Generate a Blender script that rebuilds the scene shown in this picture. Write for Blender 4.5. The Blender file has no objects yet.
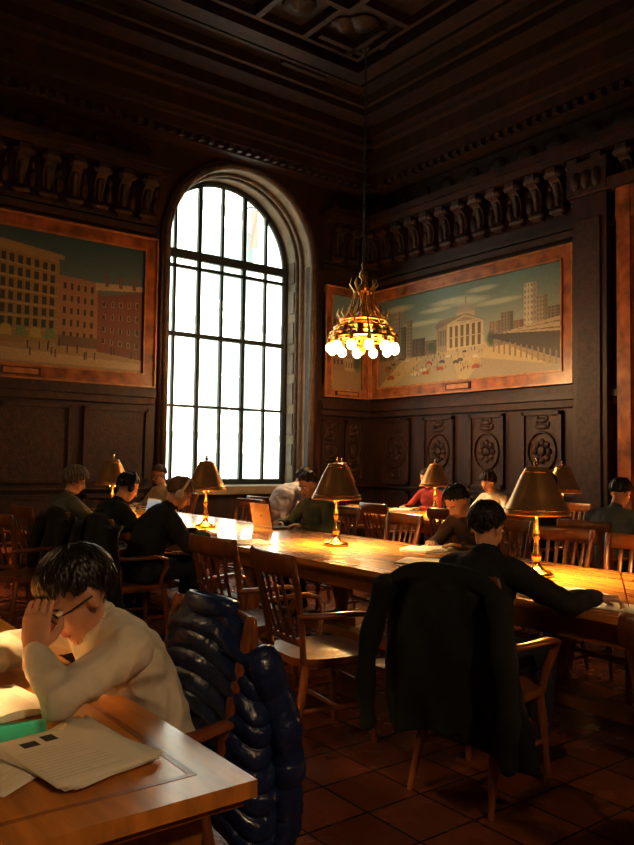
import bpy, bmesh, math, random
import numpy as np
from mathutils import Vector, Matrix, noise
random.seed(7)
V=Vector
pi=math.pi
scene=bpy.context.scene
col=scene.collection

# ---------------------------------------------------------------- materials
MATS={}
def mat(name,c,rough=.5,metal=0,es=0,ec=None,noi=None,bump=None,coat=0,stretch=(1,1,1),sheen=0):
    if name in MATS: return MATS[name]
    m=bpy.data.materials.new(name); m.use_nodes=True
    nt=m.node_tree; N=nt.nodes; L=nt.links
    p=N['Principled BSDF']
    p.inputs['Base Color'].default_value=(*c,1)
    p.inputs['Roughness'].default_value=rough
    p.inputs['Metallic'].default_value=metal
    p.inputs['Coat Weight'].default_value=coat
    p.inputs['Coat Roughness'].default_value=.12
    if sheen: p.inputs['Sheen Weight'].default_value=sheen
    if es:
        p.inputs['Emission Color'].default_value=(*(ec or c),1)
        p.inputs['Emission Strength'].default_value=es
    if noi or bump:
        tc=N.new('ShaderNodeTexCoord'); mp=N.new('ShaderNodeMapping')
        mp.inputs['Scale'].default_value=stretch
        L.new(tc.outputs['Object'],mp.inputs['Vector'])
    if noi:
        n=N.new('ShaderNodeTexNoise'); n.inputs['Scale'].default_value=noi[0]; n.inputs['Detail'].default_value=5
        L.new(mp.outputs[0],n.inputs['Vector'])
        r=N.new('ShaderNodeValToRGB')
        r.color_ramp.elements[0].position=.32; r.color_ramp.elements[1].position=.68
        k=1-noi[1]
        r.color_ramp.elements[0].color=(c[0]*k,c[1]*k,c[2]*k,1)
        r.color_ramp.elements[1].color=(min(1,c[0]*(1+noi[1])),min(1,c[1]*(1+noi[1])),min(1,c[2]*(1+noi[1])),1)
        L.new(n.outputs['Fac'],r.inputs['Fac']); L.new(r.outputs[0],p.inputs['Base Color'])
    if bump:
        n2=N.new('ShaderNodeTexNoise'); n2.inputs['Scale'].default_value=bump[0]; n2.inputs['Detail'].default_value=4
        L.new(mp.outputs[0],n2.inputs['Vector'])
        b=N.new('ShaderNodeBump'); b.inputs['Strength'].default_value=bump[1]; b.inputs['Distance'].default_value=.01
        L.new(n2.outputs['Fac'],b.inputs['Height']); L.new(b.outputs[0],p.inputs['Normal'])
    MATS[name]=m
    return m

WOODD=mat('dark_panel_wood',(.036,.0115,.005),.52,noi=(6,.5),bump=(25,.15),stretch=(1,1,.25))
WOODC=mat('carved_dark_wood',(.042,.015,.0065),.55,noi=(14,.5),bump=(40,.6))
CEILW=mat('ceiling_carved_wood',(.028,.0115,.0055),.6,noi=(9,.5),bump=(30,.7))
CEILG=mat('ceiling_gilt_wood',(.042,.020,.008),.55,noi=(12,.4),bump=(40,.5))
TABLEW=mat('varnished_table_wood',(.60,.27,.055),.24,noi=(7,.3),coat=.35,stretch=(3,.35,1))
TABLEE=mat('table_edge_wood',(.38,.15,.032),.3,noi=(7,.35),coat=.3,stretch=(3,.35,1))
CHAIRW=mat('chair_wood',(.28,.095,.026),.3,noi=(9,.35),coat=.4,stretch=(1,1,.3))
MARB=mat('orange_marble',(.27,.10,.032),.35,noi=(5,.5))
MARB2=mat('marble_inner_trim',(.36,.165,.055),.35,noi=(8,.3))
STONE=mat('window_reveal_stone',(.24,.19,.13),.7,noi=(4,.25),bump=(20,.2))
STONE2=mat('window_moulding_stone',(.13,.09,.06),.6,noi=(8,.3))
IRON=mat('window_iron',(.03,.038,.038),.5)
BRONZE=mat('bronze_shade_faint_glow',(.40,.20,.06),.33,metal=.8,noi=(9,.2),es=.012,ec=(1,.45,.12))  # faint warm emission added so the metal shades look lit from within
BRASS=mat('brass',(.80,.50,.16),.25,metal=1)
GILT=mat('gilt_metal',(.50,.30,.08),.35,metal=.9,noi=(30,.4))
SHIN=mat('shade_inner_white',(.9,.75,.5),.6)
BULB=mat('lamp_bulb_glow',(1,.8,.5),.4,es=30,ec=(1,.70,.36))
GLOBE=mat('chandelier_globe_glow',(1,.85,.6),.4,es=6,ec=(1,.78,.42))
PAPER=mat('paper',(.88,.86,.80),.8)
PAPER2=mat('paper_warm',(.78,.72,.6),.8)
INK=mat('ink',(.06,.06,.06),.8)
TEAL=mat('teal_folder',(.02,.46,.40),.5)
SKIN=mat('skin',(.62,.36,.24),.5,noi=(30,.06))
SKIND=mat('skin_tan',(.45,.25,.16),.5,noi=(30,.06))
LIP=mat('lips',(.42,.16,.12),.5)
EYEW=mat('eye_white',(.8,.8,.78),.2)
PUP=mat('pupil',(.02,.015,.01),.2)
HAIRB=mat('black_hair',(.014,.010,.008),.42,noi=(60,.5))
HAIRG=mat('grey_hair',(.17,.14,.11),.6,noi=(60,.4))
HAIRBR=mat('brown_hair',(.055,.028,.014),.5,noi=(60,.4))
HAIRL=mat('light_brown_hair',(.22,.13,.07),.55,noi=(60,.4))
GLASSF=mat('spectacle_frame',(.015,.012,.012),.3)
SHOE=mat('shoe_leather',(.02,.016,.014),.4)
DENIM=mat('dark_denim',(.02,.025,.045),.8,bump=(60,.3))
def cloth(n,c,r=.85): return mat(n,c,r,noi=(7,.15),bump=(26,.35),sheen=.0)

# ---------------------------------------------------------------- builder
class B:
    def __init__(s): s.v=[];s.f=[];s.mi=[];s.sm=[];s.mats=[];s.M=Matrix.Identity(4)
    def m(s,mt):
        if mt not in s.mats: s.mats.append(mt)
        return s.mats.index(mt)
    def add(s,vs,fs,mt,smooth=False):
        o=len(s.v); M=s.M
        s.v+= [tuple(M@V(p)) for p in vs]
        k=s.m(mt)
        for f in fs:
            s.f.append([i+o for i in f]); s.mi.append(k); s.sm.append(smooth)
    def box(s,c,d,mt,rz=0,ry=0,rx=0):
        x,y,z=[q/2 for q in d]
        R=Matrix.Rotation(rz,3,'Z')@Matrix.Rotation(ry,3,'Y')@Matrix.Rotation(rx,3,'X')
        vs=[V(c)+R@V((a*x,b*y,e*z)) for a in(-1,1) for b in(-1,1) for e in(-1,1)]
        s.add(vs,[(0,1,3,2),(4,6,7,5),(0,4,5,1),(2,3,7,6),(0,2,6,4),(1,5,7,3)],mt)
    def bb(s,a,b,mt):
        s.box([(a[i]+b[i])/2 for i in range(3)],[abs(b[i]-a[i]) for i in range(3)],mt)
    def lathe(s,prof,mt,seg=24,c=(0,0,0),smooth=True,close=True):
        vs=[];fs=[];n=len(prof)
        for i in range(seg):
            a=2*pi*i/seg
            for r,z in prof: vs.append((c[0]+r*math.cos(a),c[1]+r*math.sin(a),c[2]+z))
        for i in range(seg):
            j=(i+1)%seg
            for k in range(n-1): fs.append((i*n+k,j*n+k,j*n+k+1,i*n+k+1))
        if close:
            fs.append([i*n for i in range(seg)][::-1]); fs.append([i*n+n-1 for i in range(seg)])
        s.add(vs,fs,mt,smooth)
    def ell(s,c,r,mt,seg=16,rings=10,R=None):
        vs=[];fs=[]
        vs.append((0,0,-1))
        for i in range(1,rings):
            t=pi*i/rings
            for j in range(seg):
                a=2*pi*j/seg; vs.append((math.sin(t)*math.cos(a),math.sin(t)*math.sin(a),-math.cos(t)))
        vs.append((0,0,1))
        for j in range(seg):
            k=(j+1)%seg
            fs.append((0,1+k,1+j))
            for i in range(rings-2): fs.append((1+i*seg+j,1+i*seg+k,1+(i+1)*seg+k,1+(i+1)*seg+j))
            fs.append((len(vs)-1,1+(rings-2)*seg+j,1+(rings-2)*seg+k))
        o=[]
        for p in vs:
            q=V((p[0]*r[0],p[1]*r[1],p[2]*r[2]))
            if R: q=R@q
            o.append(q+V(c))
        s.add(o,fs,mt,True)
    def tube(s,pts,rad,mt,seg=10,side=None,rnd=True,smooth=True,closed=False):
        P=[V(p) for p in pts]; n=len(P)
        T=[]
        for i in range(n):
            if closed: t=P[(i+1)%n]-P[i-1]
            else: t=P[min(n-1,i+1)]-P[max(0,i-1)]
            T.append(t.normalized() if t.length>1e-9 else V((0,0,1)))
        rr=[(r,r) if not isinstance(r,(tuple,list)) else tuple(r) for r in (rad if isinstance(rad,list) else [rad]*n)]
        sv=V(side) if side is not None else (V((0,0,1)) if abs(T[0].z)<.9 else V((1,0,0)))
        rings=[]
        for i in range(n):
            q=sv-T[i]*sv.dot(T[i])
            if q.length<1e-4: q=T[i].orthogonal()
            q.normalize()
            if side is None: sv=q
            rings.append((P[i],q,T[i].cross(q),rr[i][0],rr[i][1]))
        if rnd and not closed:
            pre=[];post=[]
            for a in (75,48,22):
                a=math.radians(a)
                c,q,w,ra,rb=rings[0]; rm=min(ra,rb)
                pre.append((c-T[0]*rm*math.sin(a),q,w,ra*math.cos(a),rb*math.cos(a)))
                c,q,w,ra,rb=rings[-1]; rm=min(ra,rb)
                post.append((c+T[-1]*rm*math.sin(a),q,w,ra*math.cos(a),rb*math.cos(a)))
            rings=pre+rings+post[::-1]
        vs=[];fs=[];m=len(rings)
        for c,q,w,ra,rb in rings:
            for j in range(seg):
                a=2*pi*j/seg; vs.append(c+q*ra*math.cos(a)+w*rb*math.sin(a))
        for i in range(m if closed else m-1):
            k=(i+1)%m
            for j in range(seg):
                l=(j+1)%seg; fs.append((i*seg+j,i*seg+l,k*seg+l,k*seg+j))
        if not closed:
            fs.append(list(range(seg))[::-1]); fs.append([(m-1)*seg+j for j in range(seg)])
        s.add(vs,fs,mt,smooth)
    def prism(s,poly,z0,z1,mt):
        n=len(poly)
        vs=[(p[0],p[1],z0) for p in poly]+[(p[0],p[1],z1) for p in poly]
        fs=[list(range(n))[::-1],[n+i for i in range(n)]]+[(i,(i+1)%n,n+(i+1)%n,n+i) for i in range(n)]
        s.add(vs,fs,mt)
    def mesh(s,name):
        me=bpy.data.meshes.new(name)
        me.from_pydata(s.v,[],s.f)
        for m in s.mats: me.materials.append(m)
        me.polygons.foreach_set('material_index',s.mi); me.polygons.foreach_set('use_smooth',s.sm)
        bm=bmesh.new(); bm.from_mesh(me); bmesh.ops.recalc_face_normals(bm,faces=bm.faces); bm.to_mesh(me); bm.free()
        me.update(); return me
    def obj(s,name,loc=(0,0,0),rz=0,parent=None,bevel=0):
        return place(s.mesh(name),name,loc,rz,parent,bevel)
def place(me,name,loc=(0,0,0),rz=0,parent=None,bevel=0):
    o=bpy.data.objects.new(name,me); col.objects.link(o)
    o.location=loc; o.rotation_euler=(0,0,rz)
    if parent: o.parent=parent
    if bevel:
        b=o.modifiers.new('bevel','BEVEL'); b.width=bevel; b.segments=2; b.limit_method='ANGLE'; b.angle_limit=.7
    return o
def empty(name,loc=(0,0,0),rz=0):
    e=bpy.data.objects.new(name,None); col.objects.link(e); e.location=loc; e.rotation_euler=(0,0,rz); e.empty_display_size=.1; return e
def light(name,loc,power,c,rad,parent=None):
    l=bpy.data.lights.new(name,'POINT'); l.energy=power; l.color=c; l.shadow_soft_size=rad
    o=bpy.data.objects.new(name,l); col.objects.link(o); o.location=loc
    if parent: o.parent=parent
    return o

# ---------------------------------------------------------------- room dims
X0,X1,Y0,Y1,ZC=-2.6,8.88,-3.2,10.19,7.0
def floor_mat():
    m=bpy.data.materials.new('floor_quarry_tile'); m.use_nodes=True
    nt=m.node_tree;N=nt.nodes;L=nt.links;p=N['Principled BSDF']
    tc=N.new('ShaderNodeTexCoord'); br=N.new('ShaderNodeTexBrick')
    br.offset=0; br.squash=1
    br.inputs['Color1'].default_value=(.40,.115,.045,1); br.inputs['Color2'].default_value=(.26,.075,.032,1)
    br.inputs['Mortar'].default_value=(.04,.022,.015,1)
    br.inputs['Scale'].default_value=1; br.inputs['Mortar Size'].default_value=.006
    br.inputs['Brick Width'].default_value=.3; br.inputs['Row Height'].default_value=.3
    L.new(tc.outputs['Object'],br.inputs['Vector'])
    n=N.new('ShaderNodeTexNoise'); n.inputs['Scale'].default_value=5; n.inputs['Detail'].default_value=6
    L.new(tc.outputs['Object'],n.inputs['Vector'])
    mx=N.new('ShaderNodeMixRGB'); mx.blend_type='MULTIPLY'; mx.inputs['Fac'].default_value=.5
    L.new(br.outputs['Color'],mx.inputs[1]); L.new(n.outputs['Fac'],mx.inputs[2]); L.new(mx.outputs[0],p.inputs['Base Color'])
    mr=N.new('ShaderNodeMapRange'); mr.inputs[3].default_value=.15; mr.inputs[4].default_value=.36
    L.new(n.outputs['Fac'],mr.inputs[0]); L.new(mr.outputs[0],p.inputs['Roughness'])
    bp=N.new('ShaderNodeBump'); bp.inputs['Strength'].default_value=.5; bp.inputs['Distance'].default_value=.004; bp.invert=True
    L.new(br.outputs['Fac'],bp.inputs['Height']); L.new(bp.outputs[0],p.inputs['Normal'])
    return m
FL=floor_mat()
b=B(); b.bb((X0,Y0,-.1),(X1,Y1,0),FL); b.obj('floor')
# ceiling
b=B(); b.bb((X0,Y0,ZC),(X1,Y1,ZC+.15),CEILW)
def frame(b,x0,x1,y0,y1,w,z0,z1,mt):
    b.bb((x0,y0,z0),(x1,y0+w,z1),mt); b.bb((x0,y1-w,z0),(x1,y1,z1),mt)
    b.bb((x0,y0+w,z0),(x0+w,y1-w,z1),mt); b.bb((x1-w,y0+w,z0),(x1,y1-w,z1),mt)
for off,w,dz,mt in ((1.0,.28,.22,CEILW),(1.34,.07,.15,CEILG),(1.7,.06,.10,CEILG),(1.95,.25,.2,CEILW),(2.3,.06,.12,CEILG),(3.1,.08,.12,CEILG),(3.5,.22,.18,CEILW),(3.8,.05,.10,CEILG)):
    frame(b,X0+off,X1-off,Y0+off,Y1-off,w,ZC-dz,ZC-.001,mt)
for i in range(12):
    yy=Y0+2.4+i*.85
    for xa in (X0+2.36,X1-3.1):
        b.box((xa+.37,yy,ZC-.06),(.74,.08,.12),CEILG)
        b.lathe([(0.0,-.08),(.06,-.08),(.1,-.04),(.2,-.03),(.22,0)],CEILG,12,(xa+.37,yy+.42,ZC))
for i in range(9):
    xx=X0+3.2+i*.72
    for ya in (Y0+2.36,Y1-3.1):
        b.box((xx,ya+.37,ZC-.06),(.08,.74,.12),CEILG)
        b.lathe([(0.0,-.08),(.06,-.08),(.1,-.04),(.2,-.03),(.22,0)],CEILG,12,(xx+.36,ya+.37,ZC))
cx,cy=(X0+X1)/2,(Y0+Y1)/2
for s_,w in ((1.0,.07),(.8,.04),(.45,.06)):
    pts=[(cx+1.9*s_,cy,ZC-.04),(cx,cy+2.9*s_,ZC-.04),(cx-1.9*s_,cy,ZC-.04),(cx,cy-2.9*s_,ZC-.04)]
    for i in range(4): b.tube([pts[i],pts[(i+1)%4]],w,CEILG,6)
b.obj('ceiling')

# window wall with arched opening
WX,WR,WS,WB,WD=6.235,1.295,4.66,1.01,.70
def arch(r,n=28,z=WS,cx=WX): return [(cx-r*math.cos(pi*i/n),z+r*math.sin(pi*i/n)) for i in range(n+1)]
b=B()
T=.12
b.bb((X0,Y1,0),(WX-WR,Y1+T,ZC),WOODD); b.bb((WX+WR,Y1,0),(X1,Y1+T,ZC),WOODD)
b.bb((WX-WR,Y1,0),(WX+WR,Y1+T,WB),WOODD)
A=arch(WR)
for i in range(len(A)-1):
    (xa,za),(xb,zb)=A[i],A[i+1]
    for yy in (Y1,Y1+T): b.add([(xa,yy,za),(xb,yy,zb),(xb,yy,ZC),(xa,yy,ZC)],[(0,1,2,3)],WOODD)
b.obj('wall_north')
b=B(); b.bb((X1,Y0,0),(X1+.12,Y1+T,ZC),WOODD); b.obj('wall_east')
b=B(); b.bb((X0,Y0-.12,0),(X1,Y0,ZC),WOODD); b.obj('wall_south')
b=B(); b.bb((X0-.12,Y0-.12,0),(X0,Y1+T,ZC),WOODD); b.obj('wall_west')

b=B()
out=[(WX-WR,WB)]+arch(WR)+[(WX+WR,WB)]
for i in range(len(out)-1):
    (xa,za),(xb,zb)=out[i],out[i+1]
    b.add([(xa,Y1-.001,za),(xb,Y1-.001,zb),(xb,Y1+WD+.15,zb),(xa,Y1+WD+.15,za)],[(0,1,2,3)],STONE,i>0 and i<len(out)-2)
b.bb((WX-WR-.1,Y1-.12,WB-.12),(WX+WR+.1,Y1+WD+.1,WB),STONE)
def sweep(r0,off,rad,mt,yy):
    P=[(WX-r0,yy,WB)]+[(x,yy,z) for x,z in arch(r0)]+[(WX+r0,yy,WB)]
    b.tube(P,[rad]*len(P),mt,8,side=(0,1,0),rnd=False)
sweep(WR+.03,0,(.05,.05),STONE2,Y1-.03)
sweep(WR+.11,0,(.03,.035),WOODC,Y1-.02)
sweep(WR-.02,0,(.04,.035),STONE2,Y1+.22)
sweep(WR-.02,0,(.03,.03),STONE2,Y1+.36)
sweep(WR-.03,0,(.05,.06),IRON,Y1+WD)
gy=Y1+WD
for dx,w in ((0,.045),(.42,.065),(-.42,.065),(.85,.045),(-.85,.045)):
    zt=WS+math.sqrt(max(0,(WR-.03)**2-dx*dx)); b.bb((WX+dx-w/2,gy-.03,WB),(WX+dx+w/2,gy+.03,zt),IRON)
for z,h in ((WB+.04,.1),(2.25,.04),(3.38,.07),(WS,.14),(WS-.2,.05)):
    b.bb((WX-WR,gy-.035,z-h/2),(WX+WR,gy+.035,z+h/2),IRON)
for k in range(7):
    z=WB+.5+k*.52
    b.box((WX+WR-.01,Y1+.52,z),(.03,.16,.36),STONE2)
b.obj('window_1')

# ---- trims
def wallM(side):
    if side=='north': return Matrix(((1,0,0,0),(0,-1,0,Y1),(0,0,1,0),(0,0,0,1)))
    if side=='east': return Matrix(((0,-1,0,X1),(1,0,0,0),(0,0,1,0),(0,0,0,1)))
def panel(b,x0,x1,z0,z1,carve=True):
    w=.05
    b.bb((x0,0,z0),(x1,.02,z1),WOODC)
    for a,c in (((x0,0,z0),(x1,.055,z0+w)),((x0,0,z1-w),(x1,.055,z1)),((x0,0,z0),(x0+w,.055,z1)),((x1-w,0,z0),(x1,.055,z1))): b.bb(a,c,WOODC)
    if carve:
        cx=(x0+x1)/2; cz=(z0+z1)/2; R=(x1-x0)/2-.1; H=(z1-z0)/2-.1
        rr=min(R,.3)
        P=[(cx+rr*math.cos(2*pi*i/24),.035,cz+rr*1.15*math.sin(2*pi*i/24)) for i in range(24)]
        b.tube(P,.018,WOODC,6,closed=True)
        for i in range(8):
            a=2*pi*i/8
            b.ell((cx+rr*.5*math.cos(a),.025,cz+rr*.55*math.sin(a)),(.05,.025,.05),WOODC,8,6)
        b.ell((cx,.025,cz),(.07,.035,.07),WOODC,10,8)
        for sg in (1,-1):
            for k in range(4):
                zz=cz+sg*(rr*1.2+.06+k*.09)
                if abs(zz-cz)<H: b.ell((cx,.022,zz),(.11-.02*k,.02,.04),WOODC,8,6); b.ell((cx+.1-.02*k,.02,zz+.03),(.03,.018,.05),WOODC,8,6); b.ell((cx-.1+.02*k,.02,zz+.03),(.03,.018,.05),WOODC,8,6)
def corbel(b,x,z,w=.15,h=.62):
    prof=[(.0,0),(.07,0),(.12,.03),(.13,.08),(.10,.13),(.075,.2),(.08,.30),(.12,.40),(.18,.46),(.25,.50),(.27,.55),(.27,h),(0,h)]
    n=len(prof)
    vs=[(x-w/2,d,z+q) for d,q in prof]+[(x+w/2,d,z+q) for d,q in prof]
    b.add(vs,[list(range(n)),[n+i for i in range(n)][::-1]]+[(i,(i+1)%n,n+(i+1)%n,n+i) for i in range(n)],WOODC)
    b.tube([(x-w/2-.012,.09,z+.07),(x+w/2+.012,.09,z+.07)],.045,WOODC,10)
    b.tube([(x-w/2-.012,.20,z+.54),(x+w/2+.012,.20,z+.54)],.055,WOODC,10)
    b.box((x,.14,z+h+.03),(w*1.35,.30,.06),WOODC)
    b.tube([(x,.10,z+.16),(x,.10,z+.28),(x,.15,z+.42)],[(.03,.02),(.04,.02),(.05,.02)],CEILG,6,side=(1,0,0))
def wall_trim(side,a,c,skip=None,name='trim_1',zpt=4.4,panels=()):
    b=B(); b.M=wallM(side)
    def bar(z0,z1,d,mt,sk=True):
        segs=[(a,c)]
        if sk and skip and z1>skip[2] and z0<skip[3]: segs=[(a,skip[0]),(skip[1],c)]
        for s0,s1 in segs: b.bb((s0,0,z0),(s1,d,z1),mt)
    bar(0,.22,.09,WOODD); bar(.22,.27,.11,WOODC)
    bar(.98,1.0,.07,WOODC)
    bar(2.18,2.28,.08,WOODC); bar(2.28,2.36,.14,WOODD); bar(2.36,2.42,.10,WOODC)
    bar(zpt+.03,zpt+.12,.10,WOODC); bar(zpt+.16,zpt+.22,.06,CEILG)
    bar(5.42,5.52,.30,WOODC); bar(5.52,5.62,.38,WOODD)
    for z0,z1,d,mt in ((6.05,6.15,.30,WOODC),(6.15,6.3,.42,WOODD),(6.3,6.36,.5,CEILG),(6.36,6.6,.6,WOODD),(6.6,6.68,.72,CEILG),(6.68,6.85,.85,WOODD),(6.85,ZC,1.0,WOODC)):
        bar(z0,z1,d,mt,False)
    n=int((c-a)/.34)
    for i in range(n):
        x=a+.15+i*(c-a-.3)/(n-1)
        if skip and skip[0]-.1<x<skip[1]+.1: continue
        corbel(b,x,4.80)
        b.ell((x+.17,.03,5.05),(.06,.03,.12),WOODC,8,6); b.ell((x+.17,.03,5.25),(.04,.03,.06),WOODC,8,6)
    nd=int((c-a)/.16)
    for i in range(nd):
        x=a+.08+i*(c-a-.16)/(nd-1)
        b.box((x,.36,6.1),(.07,.1,.07),CEILG)
    nb=int((c-a)/.5)
    for i in range(nb):
        x=a+.25+i*(c-a-.5)/(nb-1)
        if skip and skip[0]-.05<x<skip[1]+.05 : continue
        b.ell((x,.02,5.84),(.17,.05,.13),WOODC,10,6)
    for p in panels: panel(b,*p)
    b.obj(name)
pn=[]
x=4.75
while x>-2.2:
    pn.append((x-1.02,x-.08,1.08,2.12,False)); pn.append((x-1.02,x-.08,.34,.92,False)); x-=1.1
pn+= [(7.78,8.18,1.08,2.12,True),(8.30,8.70,1.08,2.12,True),(7.78,8.18,.34,.92,False),(8.30,8.70,.34,.92,False)]
wall_trim('north',X0,X1,(WX-WR-.2,WX+WR+.2,1.0,6.0),'trim_1',4.6,pn)
pe=[]
y=9.95
for i in range(4):
    pe.append((y-.78,y-.12,1.0+.04,2.14,True)); pe.append((y-.78,y-.12,.34,.94,False)); y-=.98
wall_trim('east',Y0,Y1,None,'trim_2',4.42,pe)
b=B(); b.M=wallM('east')
for y0,y1 in ((5.45,5.95),(2.7,3.15)):
    b.bb((y0,0,0),(y1,.2,5.4),WOODD); b.bb((y0-.05,0,0),(y1+.05,.26,.5),WOODD)
    b.bb((y0+.08,.2,.7),(y1-.08,.225,4.6),WOODC)
    b.bb((y0-.04,0,4.9),(y1+.04,.27,5.35),WOODC)
    for k in range(3): b.ell(((y0+y1)/2+(k-1)*.15,.27,5.1),(.07,.05,.13),WOODC,8,6)
b.obj('trim_3',bevel=.01)
b=B(); b.M=wallM('east')
for y0,y1 in ((5.08,5.34),(3.2,3.42)):
    b.bb((y0,.002,0),(y1,.16,4.9),MARB); b.bb((y0+.06,.16,0),(y1-.06,.19,4.9),MARB)
b.bb((3.2,.002,4.5),(5.34,.18,4.9),MARB); b.bb((3.15,.002,4.9),(5.42,.26,5.05),WOODC)
for y0,y1 in ((3.42,4.24),(4.26,5.08)):
    b.bb((y0,.002,0),(y1,.05,4.5),WOODD)
    for z0,z1 in ((.2,1.1),(1.3,2.6),(2.8,4.3)):
        b.bb((y0+.12,.05,z0),(y1-.12,.07,z1),WOODC); b.bb((y0+.2,.07,z0+.08),(y1-.2,.09,z1-.08),WOODD)
b.tube([(4.18,.06,1.0),(4.18,.12,1.02),(4.18,.12,1.2),(4.18,.06,1.22)],.012,BRASS,8)
b.obj('door_1',bevel=.006)

# ---------------------------------------------------------------- murals
class Ras:
    def __init__(s,W,H,asp):
        s.W,s.H=W,H; s.X,s.Y=np.meshgrid((np.arange(W)+.5)/W,(np.arange(H)+.5)/H); s.I=np.zeros((H,W,3)); s.asp=asp
    def grad(s,c0,c1):
        t=s.Y[...,None]; s.I[:]=np.array(c0)*(1-t)+np.array(c1)*t
    def poly(s,P,c,c2=None):
        ins=np.zeros((s.H,s.W),bool); n=len(P)
        for i in range(n):
            x0,y0=P[i];x1,y1=P[(i+1)%n]
            if y0==y1: continue
            cr=((y0>s.Y)!=(y1>s.Y))&(s.X<(x1-x0)*(s.Y-y0)/(y1-y0)+x0); ins^=cr
        if c2 is None: s.I[ins]=c
        else:
            t=((s.X-min(p[0] for p in P))/(max(p[0] for p in P)-min(p[0] for p in P)+1e-9))[ins][:,None]
            s.I[ins]=np.array(c)*(1-t)+np.array(c2)*t
    def rect(s,x0,y0,x1,y1,c): s.poly([(x0,y0),(x1,y0),(x1,y1),(x0,y1)],c)
    def ell(s,cx,cy,rx,ry,c,a=1):
        d=((s.X-cx)/rx)**2+((s.Y-cy)/ry)**2; k=(np.clip(1.4-d,0,1.2)/1.2*a)[...,None]
        s.I[:]=s.I*(1-k)+np.array(c)*k
    def quadgrid(s,Q,nx,ny,c,fx=.5,fy=.6):
        bl,br,tr,tl=[np.array(q) for q in Q]
        def pt(u,v): return tuple((bl*(1-u)+br*u)*(1-v)+(tl*(1-u)+tr*u)*v)
        for i in range(nx):
            for j in range(ny):
                u0=(i+.5-fx/2)/nx;u1=(i+.5+fx/2)/nx;v0=(j+.5-fy/2)/ny;v1=(j+.5+fy/2)/ny
                s.poly([pt(u0,v0),pt(u1,v0),pt(u1,v1),pt(u0,v1)],c)
def attrmat(name):
    m=bpy.data.materials.new(name); m.use_nodes=True; N=m.node_tree.nodes; L=m.node_tree.links
    a=N.new('ShaderNodeAttribute'); a.attribute_name='Col'; p=N['Principled BSDF']; p.inputs['Roughness'].default_value=.45
    L.new(a.outputs['Color'],p.inputs['Base Color']); return m
def mural(name,side,x0,x1,z0,z1,ras,bw=.2,flip=False,gain=1,sat=1):
    e=empty(name)
    W,H=ras.W,ras.H
    cx0,cx1,cz0,cz1=x0+bw,x1-bw,z0+bw,z1-bw
    Mx=wallM(side)
    xs=np.linspace(cx0,cx1,W+1); zs=np.linspace(cz0,cz1,H+1)
    XX,ZZ=np.meshgrid(xs,zs)
    pts=np.stack([XX.ravel(),np.full(XX.size,.055),ZZ.ravel(),np.ones(XX.size)],1)@np.array(Mx).T
    idx=np.arange((W+1)*(H+1)).reshape(H+1,W+1)
    F=np.stack([idx[:-1,:-1].ravel(),idx[:-1,1:].ravel(),idx[1:,1:].ravel(),idx[1:,:-1].ravel()],1)
    me=bpy.data.meshes.new('canvas'); me.from_pydata(pts[:,:3].tolist(),[],F.tolist())
    I=ras.I[:,::-1] if flip else ras.I
    g=I.mean(2,keepdims=True); I=g+(I-g)*sat
    rs=np.random.RandomState(3)
    I=np.clip(I*gain*(.85+.3*rs.rand(H,W,1)),0,1)
    ca=me.color_attributes.new('Col','FLOAT_COLOR','CORNER')
    C=np.concatenate([I.reshape(-1,3),np.ones((W*H,1))],1).repeat(4,0).astype(np.float32)
    ca.data.foreach_set('color',C.ravel())
    me.materials.append(attrmat(name+'_paint'))
    place(me,'canvas',parent=e)
    b=B(); b.M=Mx
    for a,c in (((x0,.001,z0),(x1,.07,z0+bw)),((x0,.001,z1-bw),(x1,.07,z1)),((x0,.001,z0+bw),(x0+bw,.07,z1-bw)),((x1-bw,.001,z0+bw),(x1,.07,z1-bw))): b.bb(a,c,MARB)
    w=.025
    for k,d in ((bw-w,.09),(0,.10)):
        for a,c in (((x0+k,.001,z0+k),(x1-k,d,z0+k+w)),((x0+k,.001,z1-k-w),(x1-k,d,z1-k)),((x0+k,.001,z0+k+w),(x0+k+w,d,z1-k-w)),((x1-k-w,.001,z0+k+w),(x1-k,d,z1-k-w))): b.bb(a,c,MARB2)
    m=(x0+x1)/2
    b.box((m,.08,z0+bw/2),(.5,.03,bw*.5),WOODC); b.box((m,.085,z0+bw/2),(.44,.03,bw*.35),MARB2)
    b.obj('marble_frame',parent=e)
r=Ras(420,190,2.4)
r.grad((.38,.36,.24),(.12,.19,.19))
for cx_,cy_,rx,ry in ((.46,.84,.13,.035),(.36,.78,.10,.03),(.56,.80,.10,.04),(.70,.74,.12,.03),(.12,.87,.1,.04),(.62,.9,.08,.03),(.28,.66,.12,.03)): r.ell(cx_,cy_,rx,ry,(.44,.44,.34),.7)
r.rect(0,.0,1,.36,(.25,.20,.12))
r.poly([(0,0),(1,0),(.7,.36),(.2,.36)],(.38,.31,.18))
r.poly([(.1,0),(.5,0),(.45,.3),(.3,.3)],(.31,.27,.18))
for x0,x1,h,c in ((.0,.05,.62,(.13,.13,.11)),(.05,.1,.55,(.17,.15,.11)),(.10,.14,.84,(.28,.27,.22)),(.145,.18,.66,(.14,.14,.12)),(.185,.22,.72,(.24,.21,.16)),(.22,.30,.5,(.12,.10,.08)),(.30,.37,.46,(.2,.15,.1)),(.66,.72,.55,(.26,.20,.13)),(.72,.78,.62,(.19,.16,.12)),(.78,.83,.52,(.24,.16,.10)),(.83,.89,.86,(.42,.38,.29)),(.89,.94,.72,(.28,.24,.18)),(.94,1.0,.6,(.2,.16,.12))):
    r.rect(x0,.3,x1,h,c); r.rect(x0+(x1-x0)*.7,.3,x1,h,tuple(q*.7 for q in c)); r.quadgrid(((x0,.32),(x1,.32),(x1,h),(x0,h)),4,10,tuple(q*.5 for q in c),.4,.5)
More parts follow.
